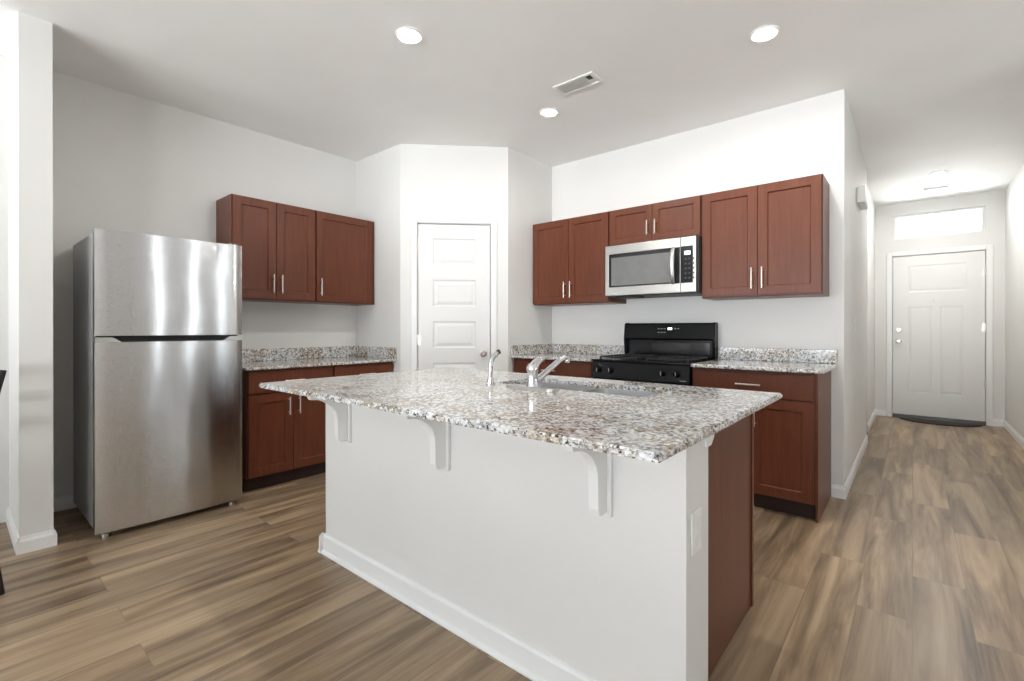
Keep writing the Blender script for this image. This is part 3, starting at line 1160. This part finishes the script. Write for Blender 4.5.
# ---------------------------------------------------------------- ceiling fittings
def downlight(x, y, label, bulb='bulb', r=.062):
    t = thing('ceiling_light', label, 'light', (x, y, CH), 'recessed ceiling lights')
    MB().lathe([(r * .80, -.001), (r * .80, -.005), (r * 1.02, -.010), (r * 1.16, -.004), (r * 1.18, -.0005), (r * .80, -.0005)], (x, y, CH), 'z', 40).build('trim_ring', M['trim'], t)
    MB().lathe([(0, -.006), (r * .5, -.0058), (r * .79, -.004), (r * .79, -.001), (0, -.001)], (x, y, CH), 'z', 40).build('lens', M[bulb], t)


downlight(-2.125, 1.642, 'glowing round ceiling light nearest the refrigerator')
downlight(-2.082, 2.90, 'glowing round ceiling light beside the square vent, before the pantry', 'bulb_dim')
downlight(-.625, 2.885, 'glowing round ceiling light in front of the right wall cabinet')
downlight(.205, 6.66, 'small glowing ceiling light in the entry hallway', 'bulb_hall')


def vent(x0, x1, y0, y1, label, slats, along='x', open_damper=False):
    t = thing('ceiling_vent', label, 'vent', ((x0 + x1) / 2, (y0 + y1) / 2, CH))
    b = MB()
    w = .022
    z0, z1 = CH - .009, CH - .0005
    b.box(x0, x1, y0, y0 + w, z0, z1, .003).box(x0, x1, y1 - w, y1, z0, z1, .003)
    b.box(x0, x0 + w, y0 + w, y1 - w, z0, z1, .003).box(x1 - w, x1, y0 + w, y1 - w, z0, z1, .003)
    b.build('frame', M['plastic'], t)
    MB().box(x0 + w, x1 - w, y0 + w, y1 - w, CH - .0022, CH - .0005).build('duct_opening', M['duct'], t)
    if open_damper:
        MB().box(x1 - w - .045, x1 - w - .012, y0 + w + .01, y0 + w + .055, CH - .0035, CH - .0023).build('damper_gap', M['dark'], t)
    b = MB()
    for k in range(slats):
        y = y0 + w + (y1 - y0 - 2 * w) * (k + .5) / slats
        bb = (x0 + w, x1 - w - (.05 if open_damper else 0))
        b.prism([(y - .009, CH - .010), (y - .007, CH - .0105), (y + .008, CH - .004), (y + .006, CH - .003)], 'x', *bb)
    s = b.build('louvers', M['plastic'], t)


vent(-1.846, -1.545, 2.61, 2.76, 'white rectangular ceiling vent with a dark gap, near the kitchen lights', 6, open_damper=True)
vent(.07, .33, 7.22, 7.36, 'small white ceiling vent above the front door, past the hallway light', 6)

# ---------------------------------------------------------------- hallway fittings
t = thing('door_chime', 'white door chime box high on the hallway wall', 'chime', (XW, 5.02, 2.20))
MB().box(XW + .0005, XW + .054, 4.88, 5.22, 2.20, 2.335, .006).build('cover', M['plastic'], t)
MB().box(XW + .0542, XW + .0565, 4.92, 5.18, 2.21, 2.31, .001).build('grille', M['plastic'], t)
t = thing('light_switch', 'white double switch plate on the hallway wall beside the kitchen corner', 'switch', (XW, 4.6, 1.18))
MB().box(XW + .0005, XW + .006, 4.54, 4.66, 1.12, 1.235, .002).build('cover_plate', M['plastic'], t)
for y in (4.577, 4.623):
    MB().box(XW + .0062, XW + .010, y - .012, y + .012, 1.15, 1.205, .001).build('rocker', M['plastic'], t)

# half-round door mat
b = MB()
pts = [(.64, YFD - .05), (-.14, YFD - .05)]
for k in range(1, 16):
    a = R(180 + 180 * k / 16)
    pts.append((.25 + .39 * math.cos(a), YFD - .05 + .30 * math.sin(a)))
b.prism(pts, 'z', .0005, .012, bev=.003)
tag(b.build('door_mat', M['mat'], loc=(.25, 7.8, 0)), 'dark half-round mat on the floor before the front door', 'mat')

# ---------------------------------------------------------------- chair cut by the left edge of the view
t = thing('dining_chair', 'black dining chair cut off by the left edge, only its back corner and foot showing', 'chair', (-3.23, -.08, 0))
PYC = .132
for x in (-3.02, -3.44):
    b = MB().tube([(x, PYC + .016, .0005), (x, PYC + .006, .08), (x, PYC - .02, .25), (x, PYC - .035, .45), (x, PYC - .025, .70), (x, PYC, .87), (x, PYC + .022, .972)], [.012, .013, .016, .017, .015, .014, .013], 12)
    b.build('leg', M['chairblack'], t)
for x in (-3.02, -3.44):
    MB().tube([(x, PYC - .44, .0005), (x, PYC - .43, .445)], [.013, .018], 12).build('leg', M['chairblack'], t)
MB().box(-3.46, -3.00, PYC - .465, PYC - .056, .446, .48, .01).build('seat', M['chairblack'], t)
for z, dy in ((.93, .012), (.80, -.014), (.67, -.03)):
    MB().box(-3.43, -3.03, PYC + dy - .008, PYC + dy + .008, z - .028, z + .028, .004).build('back_rail', M['chairblack'], t)
